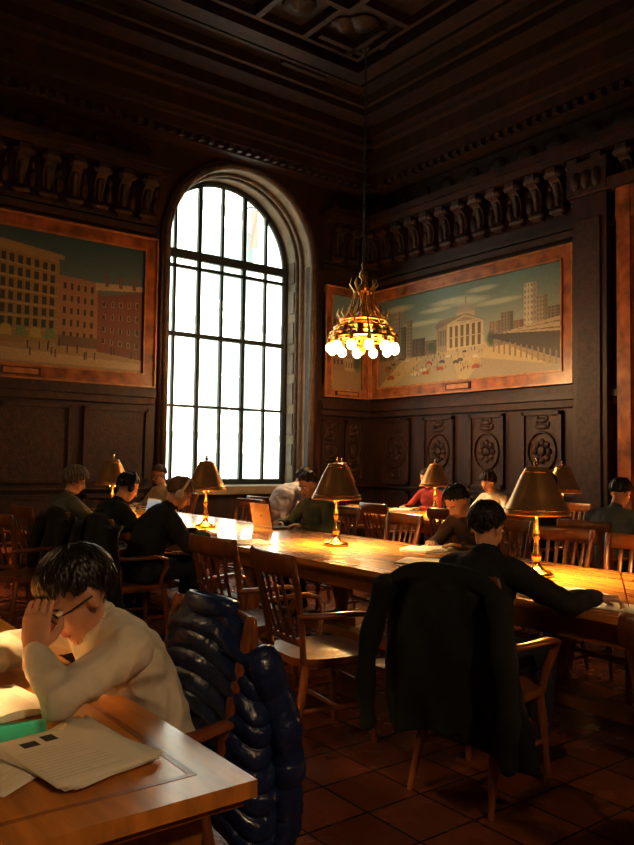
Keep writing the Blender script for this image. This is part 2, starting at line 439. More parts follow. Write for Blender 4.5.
r.poly([(.37,.33),(.43,.30),(.43,.60),(.37,.56)],(.26,.22,.15)); r.poly([(.43,.30),(.63,.32),(.63,.58),(.43,.60)],(.44,.36,.22))
r.ell(.535,.70,.05,.085,(.30,.27,.20)); r.rect(.485,.64,.585,.70,(.36,.31,.21)); r.rect(.531,.78,.539,.88,(.25,.22,.16))
r.poly([(.37,.56),(.43,.60),(.40,.66),(.36,.60)],(.17,.15,.12))
r.poly([(.42,.60),(.64,.58),(.54,.68),(.38,.65)],(.20,.17,.13)); r.poly([(.435,.60),(.63,.585),(.53,.67)],(.42,.35,.23)); r.poly([(.47,.61),(.595,.602),(.53,.655)],(.26,.21,.14))
for k in range(6): r.rect(.446+k*.031,.34,.462+k*.031,.57,(.13,.10,.06))
r.rect(.43,.44,.63,.455,(.38,.31,.2))
for k in range(4): r.rect(.38+k*.013,.38,.386+k*.013,.54,(.10,.08,.06))
r.poly([(.42,.26),(.66,.28),(.64,.33),(.43,.32)],(.36,.30,.2)); r.ell(.67,.38,.025,.08,(.07,.09,.05)); r.ell(.34,.38,.03,.06,(.07,.09,.05))
r.poly([(.66,.40),(.70,.42),(1,.36),(1,.10)],(.08,.065,.05)); r.poly([(.70,.42),(.72,.42),(1,.50),(1,.36)],(.36,.30,.21))
for k in range(12):
    t=k/12; r.poly([(.68+.32*t,.37-.2*t),(.688+.32*t,.37-.2*t),(.688+.32*t,.24-.2*t),(.68+.32*t,.24-.2*t)],(.2,.15,.1))
r.poly([(.73,.42),(.735,.42),(1,.40),(1,.385)],(.14,.11,.08)); r.poly([(.725,.425),(.73,.425),(1,.46),(1,.45)],(.14,.11,.08))
r.poly([(.62,.2),(1,.05),(1,0),(.55,0)],(.28,.24,.17))
rs=np.random.RandomState(5)
for k in range(30):
    x=.04+.55*rs.rand(); y=.06+.24*rs.rand(); w=.008+.025*(.3-y)/.3+.004
    c=[(.46,.42,.34),(.08,.08,.08),(.30,.09,.05),(.36,.27,.13)][k%4]
    r.poly([(x,y),(x+w*1.6,y),(x+w*1.6,y+w*.7),(x+w*1.2,y+w*1.5),(x+w*.4,y+w*1.5),(x,y+w*.7)],c); r.rect(x+w*.2,y-w*.2,x+w*.45,y,(.05,.05,.05)); r.rect(x+w*1.1,y-w*.2,x+w*1.35,y,(.05,.05,.05))
for k in range(60):
    x=.03+.6*rs.rand(); y=.08+.22*rs.rand(); r.rect(x,y,x+.003,y+.035,(.08,.06,.05))
mural('mural_painting','east',6.02,10.10,2.49,4.38,r,.2,flip=True,gain=.95,sat=1.15)
r=Ras(400,200,2)
r.grad((.20,.24,.20),(.035,.07,.09))
r.rect(0,0,1,.16,(.24,.19,.12))
r.poly([(0,.1),(.64,.17),(.64,.80),(.60,.86),(0,.98)],(.17,.125,.06),(.22,.165,.085))
r.quadgrid(((0,.22),(.63,.27),(.63,.78),(0,.92)),20,6,(.04,.04,.03),.55,.68)
for k in range(7):
    t=k/6; r.poly([(0,.2+.72*t),(.64,.26+.53*t),(.64,.27+.53*t),(0,.22+.72*t)],(.28,.22,.12))
r.poly([(0,.90),(.60,.80),(.66,.82),(.66,.85),(0,1.0)],(.25,.19,.10))
for k in range(5): r.poly([(.36+k*.056,.20),(.41+k*.056,.20),(.40+k*.056,.28),(.37+k*.056,.28)],(.27,.24,.10) if k%2 else (.13,.19,.1))
r.poly([(.64,.16),(.80,.15),(.80,.68),(.64,.70)],(.24,.15,.095)); r.quadgrid(((.65,.2),(.79,.2),(.79,.66),(.65,.67)),5,5,(.05,.04,.03),.4,.5); r.rect(.64,.16,.8,.24,(.12,.09,.06))
r.poly([(.80,.14),(1,.10),(1,.66),(.82,.58),(.80,.62)],(.16,.075,.055),(.12,.06,.045)); r.quadgrid(((.81,.18),(.99,.15),(.99,.60),(.81,.56)),5,4,(.27,.22,.15),.36,.42); r.quadgrid(((.81,.18),(.99,.15),(.99,.60),(.81,.56)),5,4,(.04,.04,.04),.24,.36)
r.poly([(.79,.62),(1,.66),(1,.70),(.79,.68)],(.32,.25,.16))
for k in range(3): r.rect(.83+k*.06,.66,.845+k*.06,.76,(.14,.08,.06))
r.poly([(.2,.02),(1,.02),(1,.07),(.3,.12)],(.32,.26,.17))
for k in range(26):
    x=.1+.85*rs.rand(); y=.05+.1*rs.rand(); r.rect(x,y,x+.005,y+.06,(.05,.04,.04))
mural('mural_painting.001','north',1.0,4.74,2.42,4.57,r,.2,gain=1.1,sat=1.1)
r=Ras(80,140,.6)
r.grad((.33,.30,.2),(.14,.24,.27))
r.rect(0,0,1,.3,(.28,.2,.12)); r.rect(.05,.2,.4,.75,(.27,.16,.1)); r.quadgrid(((.05,.25),(.4,.25),(.4,.75),(.05,.75)),3,6,(.07,.06,.05)); r.rect(.45,.2,.8,.6,(.38,.3,.2)); r.quadgrid(((.45,.22),(.8,.22),(.8,.6),(.45,.6)),4,4,(.12,.1,.07)); r.ell(.85,.3,.15,.1,(.08,.1,.05))
mural('mural_painting.002','north',7.80,8.77,2.49,4.39,r,.15)

# ---------------------------------------------------------------- exterior
FAC=mat('pale_stone_facade',(.80,.82,.76),.9,noi=(.8,.06))
FWIN=mat('facade_window_glass',(.22,.29,.29),.3)
RED=mat('red_banner_cloth',(.75,.10,.08),.8)
b=B()
b.bb((-12,20,-6),(34,20.5,13),FAC)
for i in range(15):
    for j in range(5):
        xx=-10+i*3.0; zz=-4+j*3.4
        b.bb((xx,19.93,zz),(xx+1.5,20.0,zz+2.2),FWIN)
        b.bb((xx-.15,19.8,zz-.25),(xx+1.65,20,zz-.05),FAC)
        b.bb((xx+.72,19.9,zz),(xx+.78,19.94,zz+2.2),FAC); b.bb((xx,19.9,zz+1.1),(xx+1.5,19.94,zz+1.16),FAC)
for j in range(5): b.bb((-12,19.7,-1.1+j*3.4-.1),(34,20,-1.1+j*3.4+.1),FAC)
b.obj('opposite_building')
b=B(); b.bb((-12,11.5,-6.2),(34,20,-6),mat('street_paving',(.5,.5,.48),.9)); b.obj('street')
b=B()
vs=[];fs=[]
for k in range(9):
    for j in range(7): vs.append((12.15+.25*j/6,19.5+.03*math.sin(k*.9+j*1.1),9.0-1.2*k/8))
for k in range(8):
    for j in range(6): fs.append((k*7+j,k*7+j+1,(k+1)*7+j+1,(k+1)*7+j))
b.add(vs,fs,RED,True); b.tube([(12.1,19.75,9.05),(12.1,19.5,9.05),(12.5,19.5,9.05)],.03,IRON,6); b.obj('street_banner')

# ---------------------------------------------------------------- tables
def table(name,cx,y0,y1,w=1.3):
    b=B(); L=y1-y0; h=w/2
    b.bb((-h,0,.735),(h,L,.77),TABLEW)
    b.bb((-h+.02,.02,.715),(h-.02,L-.02,.735),TABLEE)
    for a,c in (((-h+.09,.09,.770),(h-.09,.105,.7708)),((-h+.09,L-.105,.770),(h-.09,L-.09,.7708)),((-h+.09,.105,.770),(-h+.105,L-.105,.7708)),((h-.105,.105,.770),(h-.09,L-.105,.7708))): b.bb(a,c,TABLEE)
    for sx in (-1,1): b.bb((sx*(h-.10),.10,.62),(sx*(h-.07),L-.10,.715),TABLEE)
    for yy in (.10,L-.13): b.bb((-h+.10,yy,.62),(h-.10,yy+.03,.715),TABLEE)
    n=max(2,int(round(L/2.2))+1)
    for i in range(n):
        yy=.22+i*(L-.44)/(n-1)
        for sx in (-1,1):
            x=sx*(h-.2)
            b.lathe([(.05,.10),(.07,.14),(.045,.2),(.075,.32),(.085,.42),(.05,.5),(.06,.56),(.075,.6),(.075,.72)],TABLEE,14,(x,yy,0))
            b.box((x,yy,.05),(.2,.14,.10),TABLEE)
        b.box((0,yy,.14),(w-.4,.09,.08),TABLEE)
        b.box((0,yy,.66),(w-.3,.08,.1),TABLEE)
    b.box((0,L/2,.15),(.12,L-.44,.06),TABLEE)
    return b.obj(name,(cx,y0,0),bevel=.006)
R1,R2,R3=.225,3.68,6.78
table('library_table',R1,1.34,6.6)
table('library_table.001',R2,.55,9.62)
table('library_table.002',R3,.55,9.3)

# ---------------------------------------------------------------- chairs
def chair_mesh():
    b=B(); W=CHAIRW
    out=[]
    for i in range(32):
        a=2*pi*i/32; c,s_=math.cos(a),math.sin(a)
        k=lambda q:math.copysign(abs(q)**.55,q)
        out.append((.235*k(c),.235*k(s_)*(1+.05*c)))
    b.prism(out,.425,.455,W); b.prism([(x*.9,y*.9) for x,y in out],.405,.425,W)
    for s_ in (-1,1):
        b.tube([(.17,s_*.18,.42),(.185,s_*.19,.3),(.21,s_*.205,.008)],[.021,.023,.014],W,8)
        b.tube([(-.17,s_*.17,.42),(-.20,s_*.18,.25),(-.26,s_*.20,.008)],[.021,.022,.014],W,8)
        b.tube([(.19,s_*.193,.2),(-.21,s_*.183,.2)],[.012,.012],W,8)
        b.tube([(-.19,s_*.18,.44),(-.215,s_*.205,.62),(-.25,s_*.222,.80),(-.285,s_*.23,.95)],[(.022,.016)]*4,W,8,side=(0,1,0))
        b.tube([(-.225,s_*.215,.665),(-.1,s_*.265,.668),(.06,s_*.285,.672),(.135,s_*.275,.655),(.155,s_*.255,.60),(.13,s_*.235,.52),(.12,s_*.225,.44)],[(.016,.03),(.016,.028),(.015,.032),(.015,.03),(.014,.024),(.014,.02),(.014,.02)],W,8)
    b.tube([(.0,.188,.2),(.0,-.188,.2)],[.012,.012],W,8)
    b.tube([(.2,.2,.27),(.2,-.2,.27)],[.012,.012],W,8)
    n=9
    P=[(-.285-.035*math.cos((i/(n-1)-.5)*pi),-.245+.49*i/(n-1),.91) for i in range(n)]
    b.tube(P,[(.055,.013)]*n,W,10,side=(0,0,1))
    P=[(-.20-.02*math.cos((i/(n-1)-.5)*pi),-.20+.40*i/(n-1),.53) for i in range(n)]
    b.tube(P,[(.02,.011)]*n,W,8,side=(0,0,1))
    for k in range(5):
        y=-.13+.065*k; q=math.cos(y/.245*pi/2)
        b.tube([(-.20-.02*q,y,.53),(-.25-.03*q,y*1.1,.72),(-.285-.035*q,y*1.15,.88)],[(.017,.006)]*3,W,8,side=(0,1,0))
    return b.mesh('armchair')
CH=chair_mesh()
nchair=[0]
def chair(x,y,rz=0):
    n='wooden_armchair'+('' if nchair[0]==0 else '.%03d'%nchair[0]); nchair[0]+=1
    return place(CH,n,(x,y,0),rz)

# ---------------------------------------------------------------- desk lamps
def lamp_meshes():
    b=B()
    b.lathe([(0,0),(.095,0),(.1,.012),(.085,.025),(.05,.035),(.03,.055),(.018,.08),(.026,.1),(.03,.12),(.018,.145),(.014,.2),(.022,.22),(.022,.25),(.013,.27),(.011,.36),(.02,.375),(.02,.40),(0,.41)],BRASS,24)
    b.tube([(0,0,.4),(0,0,.655)],[.006,.006],BRASS,8)
    b.lathe([(0,.635),(.012,.637),(.016,.65),(.006,.665),(.01,.675),(0,.685)],BRASS,12)
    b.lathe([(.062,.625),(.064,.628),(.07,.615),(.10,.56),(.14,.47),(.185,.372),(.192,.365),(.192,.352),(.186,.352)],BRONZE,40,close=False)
    b.lathe([(.186,.352),(.182,.368),(.136,.466),(.096,.556),(.062,.613),(.0,.618)],SHIN,40,close=False)
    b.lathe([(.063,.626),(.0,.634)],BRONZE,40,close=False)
    for z,r in ((.60,.079),(.385,.184)): 
        P=[(r*math.cos(2*pi*i/32),r*math.sin(2*pi*i/32),z) for i in range(32)]; b.tube(P,.0035,BRASS,6,closed=True)
    for s_ in (-1,1):
        b.tube([(0,0,.42),(s_*.03,0,.43),(s_*.045,0,.45)],.007,BRASS,8)
        b.ell((s_*.05,0,.485),(.024,.024,.032),BULB,12,8)
        b.tube([(s_*.04,.0,.43),(s_*.045,.0,.34)],.0015,BRASS,5); b.ell((s_*.045,0,.335),(.006,.006,.008),BRASS,8,6)
    return b.mesh('desk_lamp_body')
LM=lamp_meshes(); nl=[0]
def lamp(x,y,p=42):
    n='desk_lamp'+('' if nl[0]==0 else '.%03d'%nl[0]); nl[0]+=1
    e=empty(n,(x,y,.771),.6)
    place(LM,'lamp_body',parent=e)
    for s_ in (1,-1): light('lamp_light',(s_*.088,0,.455),p*.5,(1,.66,.29),.022,e)
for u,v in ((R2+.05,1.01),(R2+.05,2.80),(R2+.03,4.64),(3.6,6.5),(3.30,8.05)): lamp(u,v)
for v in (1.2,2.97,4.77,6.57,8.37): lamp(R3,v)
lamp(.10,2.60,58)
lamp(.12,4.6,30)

# ---------------------------------------------------------------- chandelier
def chandelier(name,x,y,zb,p):
    e=empty(name,(x,y,zb)); b=B()
    z=1.12
    top=ZC-zb
    k=0
    while z<top-.1:
        P=[((.018*math.cos(a) if k%2 else 0),(0 if k%2 else .018*math.cos(a)),z+.035+.035*math.sin(a)) for a in [2*pi*i/8 for i in range(8)]]
        b.tube(P,.006,IRON,5,closed=True); z+=.058; k+=1
    b.lathe([(0,-.12),(.05,-.11),(.07,-.05),(.14,-.03),(.15,0)],IRON,16,(0,0,top))
    b.lathe([(0,1.15),(.02,1.14),(.03,1.1),(.015,1.05),(.05,1.0),(.06,.95),(.025,.9),(.03,.85),(.09,.80),(.10,.76),(.05,.70),(.03,.6),(.05,.5),(.11,.42),(.13,.34),(.09,.24),(.05,.15),(.03,.05),(.05,.0),(.03,-.06),(0,-.1)],GILT,20)
    for r,z0,n,h,lean in ((.12,.74,9,.18,.07),(.30,.36,16,.15,.05)):
        P=[(r*math.cos(2*pi*i/32),r*math.sin(2*pi*i/32),z0) for i in range(32)]; b.tube(P,.016,GILT,8,closed=True)
        for i in range(n):
            a=2*pi*i/n; c,s_=math.cos(a),math.sin(a)
            b.tube([(r*c,r*s_,z0),((r+lean)*c,(r+lean)*s_,z0+h*.5),((r+lean*.6)*c,(r+lean*.6)*s_,z0+h)],[(.022,.006),(.03,.006),(.004,.003)],GILT,6,side=(-s_,c,0))
        for i in range(6):
            a=2*pi*i/6; b.tube([(.03*math.cos(a),.03*math.sin(a),z0+.05),(r*math.cos(a),r*math.sin(a),z0)],.008,GILT,6)
    n=12
    for i in range(n):
        a=2*pi*i/n; c,s_=math.cos(a),math.sin(a)
        b.tube([(.12*c,.12*s_,.74),(.17*c,.17*s_,.55),(.28*c,.28*s_,.40),(.38*c,.38*s_,.25),(.43*c,.43*s_,.12)],[(.011,.004)]*5,GILT,6,side=(-s_,c,0))
        b.tube([(.43*c,.43*s_,.14),(.47*c,.47*s_,.17),(.48*c,.48*s_,.11),(.43*c,.43*s_,.07)],.010,GILT,6)
        b.lathe([(0,.11),(.028,.11),(.034,.085),(.034,.05),(.024,.045)],GILT,10,(.43*c,.43*s_,0))
        b.ell((.43*c,.43*s_,-.01),(.062,.062,.068),GLOBE,14,10)
        a2=a+pi/n; c2,s2=math.cos(a2),math.sin(a2)
        b.tube([(.425*c2,.425*s2,.13),(.40*c2,.40*s2,.20),(.375*c2,.375*s2,.27)],[(.05,.006),(.035,.006),(.045,.006)],GILT,8,side=(-s2,c2,0))
    for r,z0,t in ((.43,.13,.02),(.38,.26,.013),(.43,.19,.01)):
        P=[(r*math.cos(2*pi*i/40),r*math.sin(2*pi*i/40),z0) for i in range(40)]; b.tube(P,t,GILT,8,closed=True)
    for i in range(7):
        a=2*pi*i/7; b.tube([(.05*math.cos(a),.05*math.sin(a),.14),(.43*math.cos(a),.43*math.sin(a),.13)],.009,GILT,6)
    b.obj('chandelier_body',parent=e)
    light('chandelier_light',(0,0,-.2),p,(1,.66,.33),.12,e)
    light('chandelier_uplight',(0,0,.30),p*.03,(1,.6,.25),.05,e)
chandelier('chandelier',6.5,7.62,2.90,115)
chandelier('fill_chandelier_south',1.2,-1.6,3.6,85)  # added fixture behind the camera, out of view, for ambient fill light
chandelier('fill_chandelier_west',-.8,6.0,3.6,30)  # another added out-of-view fixture, weaker, also for ambient fill

# ---------------------------------------------------------------- people
def ik(S,W,a,b_,pole):
    d=W-S; D=min(d.length,a+b_-.01); dn=d.normalized(); W2=S+dn*D
    x=(a*a-b_*b_+D*D)/(2*D); h=math.sqrt(max(0,a*a-x*x))
    p=V(pole); p=(p-dn*p.dot(dn)).normalized()
    return S+dn*x+p*h,W2
class Body:
    def __init__(s): s.b=B(); s.pr=[]
    def seg(s,pts,rad,mt,side=None,seg=14):
        s.b.tube(pts,rad,mt,seg,side=side)
        for i in range(len(pts)-1):
            f=lambda r: (sum(r)/2 if isinstance(r,tuple) else r)
            s.pr.append((V(pts[i]),V(pts[i+1]),f(rad[i]),f(rad[i+1]),mt))
    def ell(s,M,c,r,mt):
        R=M.to_3x3(); s.b.ell(M@V(c),r,mt,18,12,R)
        s.pr.append((M@V(c),M@V(c),min(r),min(r),mt))
    def finish(s,name,voxel,parent,wr=0.004,cloths=()):
        me=s.b.mesh('tmp'); o=bpy.data.objects.new('tmp',me); col.objects.link(o)
        m=o.modifiers.new('r','REMESH'); m.mode='VOXEL'; m.voxel_size=voxel; m.use_smooth_shade=True
        m2=o.modifiers.new('s','SMOOTH'); m2.iterations=3; m2.factor=.5
        dg=bpy.context.evaluated_depsgraph_get(); dg.update()
        me2=bpy.data.meshes.new_from_object(o.evaluated_get(dg)); bpy.data.objects.remove(o)
        me2.name=name; n=len(me2.polygons)
        me2.materials.clear()
        mats=[]
        for p in s.pr:
            if p[4] not in mats: mats.append(p[4])
        for m in mats: me2.materials.append(m)
        nv=len(me2.vertices); co=np.empty(nv*3); me2.vertices.foreach_get('co',co); co=co.reshape(-1,3)
        def assign(C):
            best=np.full(len(C),1e9); idx=np.zeros(len(C),int)
            for a,c,r0,r1,mt in s.pr:
                A=np.array(a);D=np.array(c)-A;L2=D@D
                t=np.clip(((C-A)@D)/L2,0,1) if L2>1e-9 else np.zeros(len(C))
                d=np.linalg.norm(C-(A+t[:,None]*D),axis=1)-(r0+(r1-r0)*t)
                k=d<best; best[k]=d[k]; idx[k]=mats.index(mt)
            return idx
        fc=np.empty(n*3); me2.polygons.foreach_get('center',fc); idx=assign(fc.reshape(-1,3))
        me2.polygons.foreach_set('material_index',idx.astype(np.int32)); me2.polygons.foreach_set('use_smooth',[True]*n)
        vi=assign(co)
        if wr:
            no=np.empty(nv*3); me2.vertices.foreach_get('normal',no); no=no.reshape(-1,3)
            cl=np.array([m in cloths for m in mats])[vi]
            for i in np.nonzero(cl)[0]:
                p=co[i]; q=noise.noise(V((p[0]*9+3*noise.noise(V(p)*5),p[1]*9,p[2]*20)))
                q2=1-abs(noise.noise(V((p[0]*14,p[1]*14+2,p[2]*11)))*2.2)
                co[i]+=no[i]*(q*wr+q2*wr*.9)
            me2.vertices.foreach_set('co',co.ravel())
        me2.update()
        return place(me2,name,parent=parent)
def hand(parent,name,wrist,d,nrm,s_,curl,skin,sc=1.0,vox=.0035,hold=False):
    x=V(d).normalized(); z=V(nrm); z=(z-x*z.dot(x)).normalized(); y=z.cross(x)
    M=Matrix.Identity(4)
    for i,c in enumerate((x,y,z)):
        for k in range(3): M[k][i]=c[k]*sc
    for k in range(3): M[k][3]=wrist[k]
    h=Body()
    def q(p): return M@V(p)
    h.seg([q((-.04,0,0)),q((0,0,0)),q((.03,0,0)),q((.085,0,.002))],[(.024,.019),(.026,.017),(.038,.015),(.041,.013)],skin,side=y)
    for i,(yy,L,rr) in enumerate(((.031,.073,.0085),(.0105,.081,.0088),(-.0105,.075,.0084),(-.031,.058,.0074))):
        yy=yy*(-1 if s_<0 else 1)
        p=V((.083,yy,0)); a=curl*.45+.04*i; sp=yy*2.2
        P=[V((.05,yy*.9,0)),p.copy()]
        for k,f in enumerate((.45,.3,.25)):
            p=p+V((math.cos(a),sp*.35,-math.sin(a)))*L*f; P.append(p.copy()); a+=curl*(1.0+.1*i)
        h.seg([q(t) for t in P],[rr*1.05,rr*1.05,rr,rr*.95,rr*.8],skin,seg=10)
    th=[(.012,s_*.022,-.004),(.038,s_*.046,-.012),(.066,s_*.058,-.02-.012*curl),(.088,s_*.054,-.026-.02*curl)]
    h.seg([q(t) for t in th],[.013,.0125,.0105,.0085],skin,seg=10)
    return h.finish(name,vox*sc,parent,0)
def person(name,loc,yaw,lean=.15,hp=.3,hy=0,top=None,pants=DENIM,skin=SKIN,hair=HAIRB,hairvol=.05,hl=(.5,-.1,-.75),
           LH=(.44,.16,.80),RH=(.44,-.16,.80),LE=None,RE=None,lh=None,rh=None,vox=.011,glasses=False,sc=1.0,bulk=1.0,curl=.45,headphones=None,side=0,wr=.005,hoff=(0,0,0),collar=None,legs=True,locks=90,lockl=.5,seed=1):
    e=empty(name,loc,yaw); e.scale=(sc,sc,sc)
    bd=Body(); SY=(0,1,0)
    P=V((0,0,.55)); dr=V((math.sin(lean),side,math.cos(lean))).normalized()
    dl=V((math.sin(lean*.55),side*.5,math.cos(lean*.55))).normalized(); du=V((math.sin(lean*1.35),side,math.cos(lean*1.35))).normalized()
    W=P+dl*.17; C=W+dr*.18; N=C+du*.17
    k=bulk
    bd.seg([P-V((0,0,.03)),P+dl*.06,W,C,C+du*.07],[(.165*k,.12*k),(.17*k,.125*k),(.155*k,.115*k),(.175*k,.122*k),(.16*k,.10*k)],top,side=SY,seg=20)
    sh={}
    for s_ in (1,-1):
        S=C+du*.085+V((0,s_*.175*k,0)); sh[s_]=S
        bd.seg([C+du*.11,S+du*.005],[.07*k,.058*k],top)
    hd=V((math.sin(lean*1.1+hp*.5),side,math.cos(lean*1.1+hp*.5))).normalized()
    H=N+hd*.15+V(hoff)
    bd.seg([C+du*.12,N-du*.005],[.075,.062],top)
    bd.seg([N-du*.02,N+(H-N)*.25,H-hd*.02],[.054,.051,.054],skin)
    EL={}
    for s_,HT,EE in ((1,LH,LE),(-1,RH,RE)):
        S=sh[s_]; Wt=V(HT)
        if EE is None: E,Wt=ik(S,Wt,.285,.25,(-.35,s_*.75,-.6))
        else: E=V(EE)
        EL[s_]=(E,Wt)
        m1=(S+E)/2+V((0,0,-.005)); m2=E*.6+Wt*.4
        bd.seg([S,m1,E],[.061*k,.056*k,.048*k],top); bd.seg([E,m2,Wt*.94+E*.06],[.048*k,.044*k,.034*k],top)
    if legs:
        for s_ in (1,-1):
            bd.seg([P+V((0,s_*.09,-.01)),V((.22,s_*.115,.555)),V((.43,s_*.13,.55))],[.095,.085,.066],pants)
            bd.seg([V((.43,s_*.13,.545)),V((.42,s_*.13,.36)),V((.37,s_*.13,.12))],[.064,.060,.048],pants)
            bd.seg([V((.34,s_*.13,.07)),V((.42,s_*.135,.052)),V((.55,s_*.145,.038))],[(.038,.042),(.042,.036),(.04,.028)],SHOE,side=(0,1,0))
            bd.seg([V((.37,s_*.13,.13)),V((.36,s_*.13,.07))],[.038,.036],SHOE)
    RH_=Matrix.Rotation(hy,4,'Z')@Matrix.Rotation(hp+lean*.3,4,'Y')
    if side: RH_=Matrix.Rotation(-side*.6,4,'X')@RH_
    Mh=Matrix.Translation(H)@RH_
    bd.ell(Mh,(-.012,0,.035),(.098,.077,.092),skin)
    bd.ell(Mh,(.022,0,-.035),(.070,.060,.080),skin)
    bd.ell(Mh,(.058,0,-.090),(.028,.032,.024),skin)
    bd.ell(Mh,(.035,.034,-.03),(.045,.03,.045),skin); bd.ell(Mh,(.035,-.034,-.03),(.045,.03,.045),skin)
    bd.ell(Mh,(.076,0,.028),(.018,.050,.012),skin)
    bd.seg([Mh@V((.090,0,.018)),Mh@V((.102,0,-.01)),Mh@V((.112,0,-.028))],[.009,.0115,.0145],skin,seg=8)
    bd.ell(Mh,(.088,0,-.060),(.013,.026,.007),LIP); bd.ell(Mh,(.086,0,-.071),(.012,.021,.007),LIP)
    for s_ in (1,-1): bd.ell(Mh,(-.008,s_*.078,-.008),(.020,.010,.032),skin)
    bd.finish('body',vox,e,wr,(top,pants))
    b=B(); b.M=Mh
    for s_ in (1,-1):
        b.ell((.081,s_*.031,.006),(.0125,.015,.0085),EYEW,12,8); b.ell((.0905,s_*.031,.005),(.0045,.006,.006),PUP,10,6)
        b.tube([(.090,s_*.016,.026),(.092,s_*.032,.031),(.082,s_*.050,.026)],[(.004,.003)]*3,hair,6)
    b.obj('eyes_and_brows',parent=e)
    vs=[];fs=[];n1,n2=56,36
    def thrf(d):
        return hl[1]+(hl[0]-hl[1])*max(0,d.x)**1.2 if d.x>0 else hl[1]+(hl[2]-hl[1])*min(1,-d.x*1.6)
    for i in range(n2+1):
        t=pi*i/n2
        for j in range(n1):
            a=2*pi*j/n1; d=V((math.sin(t)*math.cos(a),math.sin(t)*math.sin(a),math.cos(t)))
            thr=thrf(d)+.14*noise.noise(V((d.x*4,d.y*4,seed)))
            mk=min(1,max(0,(d.z-thr)/.28+.2)); mk=mk*mk*(3-2*mk)
            nz=noise.noise(V((d.x*7,d.y*7,d.z*3+seed)))*.5+noise.noise(V((d.x*20,d.y*20,d.z*7)))*.3
            rf=.82+(.20+hairvol+nz*(.05+hairvol*.6))*mk
            vs.append(V((-.012,0,.035))+V((d.x*.098*rf,d.y*.080*rf,d.z*.094*rf)))
    for i in range(n2):
        for j in range(n1):
            l=(j+1)%n1; fs.append((i*n1+j,(i+1)*n1+j,(i+1)*n1+l,i*n1+l))
    b=B(); b.M=Mh; b.add(vs,fs,hair,True)
    rg=random.Random(seed); crown=V((-.45,.1*(-1)**seed,.9)).normalized(); cnt=0; tries=0
    while cnt<locks and tries<20000:
        tries+=1
        d=V((rg.gauss(0,1),rg.gauss(0,1),rg.gauss(.4,1))).normalized()
        if d.z<thrf(d)+.05: continue
        fl=(d-crown); fl=(fl-d*fl.dot(d))
        if fl.length<.05: continue
        fl.normalize(); fl=(fl+V((rg.uniform(-.3,.3),rg.uniform(-.4,.4),-.15))).normalized()
        L_=lockl*(.7+.6*rg.random()); Pn=[]
        de=(d*math.cos(L_)+fl*math.sin(L_)).normalized()
        if de.z<thrf(de)-.10: continue
        cnt+=1
        for q in range(6):
            f=q/5; dd=(d*math.cos(L_*f)+fl*math.sin(L_*f)).normalized()
            rr_=1.015+hairvol+.05*math.sin(f*pi)+(.03*rg.random() if q==5 else 0)
            Pn.append(V((-.012,0,.035))+V((dd.x*.098*rr_,dd.y*.080*rr_,dd.z*.094*rr_)))
        w_=.008+.006*rg.random()
        b.tube(Pn,[(w_*.6,.004),(w_,.006),(w_,.006),(w_*.9,.005),(w_*.6,.004),(w_*.15,.0015)],hair,6,side=tuple(d.cross(fl)))
    b.obj('hair',parent=e)
    if glasses:
        b=B(); b.M=Mh
        for s_ in (1,-1):
            Pn=[(.098-.004*math.cos(a)*s_,s_*.033+.024*math.cos(a),.004+.018*math.sin(a)) for a in [2*pi*i/20 for i in range(20)]]
            b.tube(Pn,.0028,GLASSF,6,closed=True)
            b.tube([(.096,s_*.056,.01),(.06,s_*.080,.012),(-.005,s_*.086,.008)],.0028,GLASSF,6)
        b.tube([(.098,.01,.008),(.102,0,.011),(.098,-.01,.008)],.0022,GLASSF,6); b.obj('glasses',parent=e)
    if headphones:
        b=B(); b.M=Mh
        b.tube([(-.01,.106*math.cos(a),.02+.128*math.sin(a)) for a in [pi*i/16 for i in range(17)]],[(.012,.006)]*17,headphones,8,side=(1,0,0))
        for s_ in (1,-1): b.ell((-.008,s_*.098,-.005),(.034,.018,.040),headphones,14,10)
        b.obj('headphones',parent=e)
    if collar:
        b=B(); Pn=[N+V((.066*math.cos(a),.066*math.sin(a),-.012*math.cos(a))) for a in [2*pi*i/20 for i in range(20)]]
        b.tube(Pn,[(.024,.009)]*20,collar,8,closed=True,side=(0,0,1)); b.obj('collar',parent=e)
    for s_,spec,nm in ((1,lh,'hand_l'),(-1,rh,'hand_r')):
        E,Wt=EL[s_]
        d,nr,cu=spec if spec else ((Wt-E).normalized()*.7+V((.4,-s_*.35,-.05)),(0,0,1),curl)
        hand(e,nm,Wt,d,nr,-s_,cu,skin,1.0,.0032 if vox<.0105 else .0045)
    return e

CREAM=cloth('cream_sweater',(.74,.70,.64)); BLACK=cloth('black_jacket',(.012,.012,.015)); GREEN=cloth('dark_green_jumper',(.05,.06,.035))
LAV=cloth('pale_lavender_shirt',(.5,.48,.55)); YEL=cloth('pale_yellow_shirt',(.55,.45,.3)); OLIVE=cloth('olive_grey_jacket',(.14,.14,.10)); GREYB=cloth('grey_blue_shirt',(.14,.17,.17)); MAR=cloth('red_jumper',(.30,.04,.03)); CHAR=cloth('charcoal_coat',(.018,.018,.021)); WHITE=cloth('white_shirt',(.65,.62,.58))

# P1 foreground man at first table : left elbow on the table, forehead resting on the left hand
chair(.93,2.14,pi)
person('seated_man_in_cream_sweater',(1.04,2.14,0),pi,lean=.48,hp=.46,hy=.08,top=CREAM,hair=HAIRB,hairvol=.15,hl=(.42,.0,-.9),
       LH=(.430,.125,.962),LE=(.40,.25,.862),RH=(.55,-.13,.845),RE=(.40,-.30,.865),
       lh=((-.16,-.20,.90),(.62,.70,.25),.30),rh=((.9,.25,-.05),(0,.25,1),.75),vox=.0065,glasses=True,wr=.009,bulk=1.0,collar=WHITE,hoff=(-.05,.05,-.035),sc=.96,locks=420,lockl=.55,seed=3)
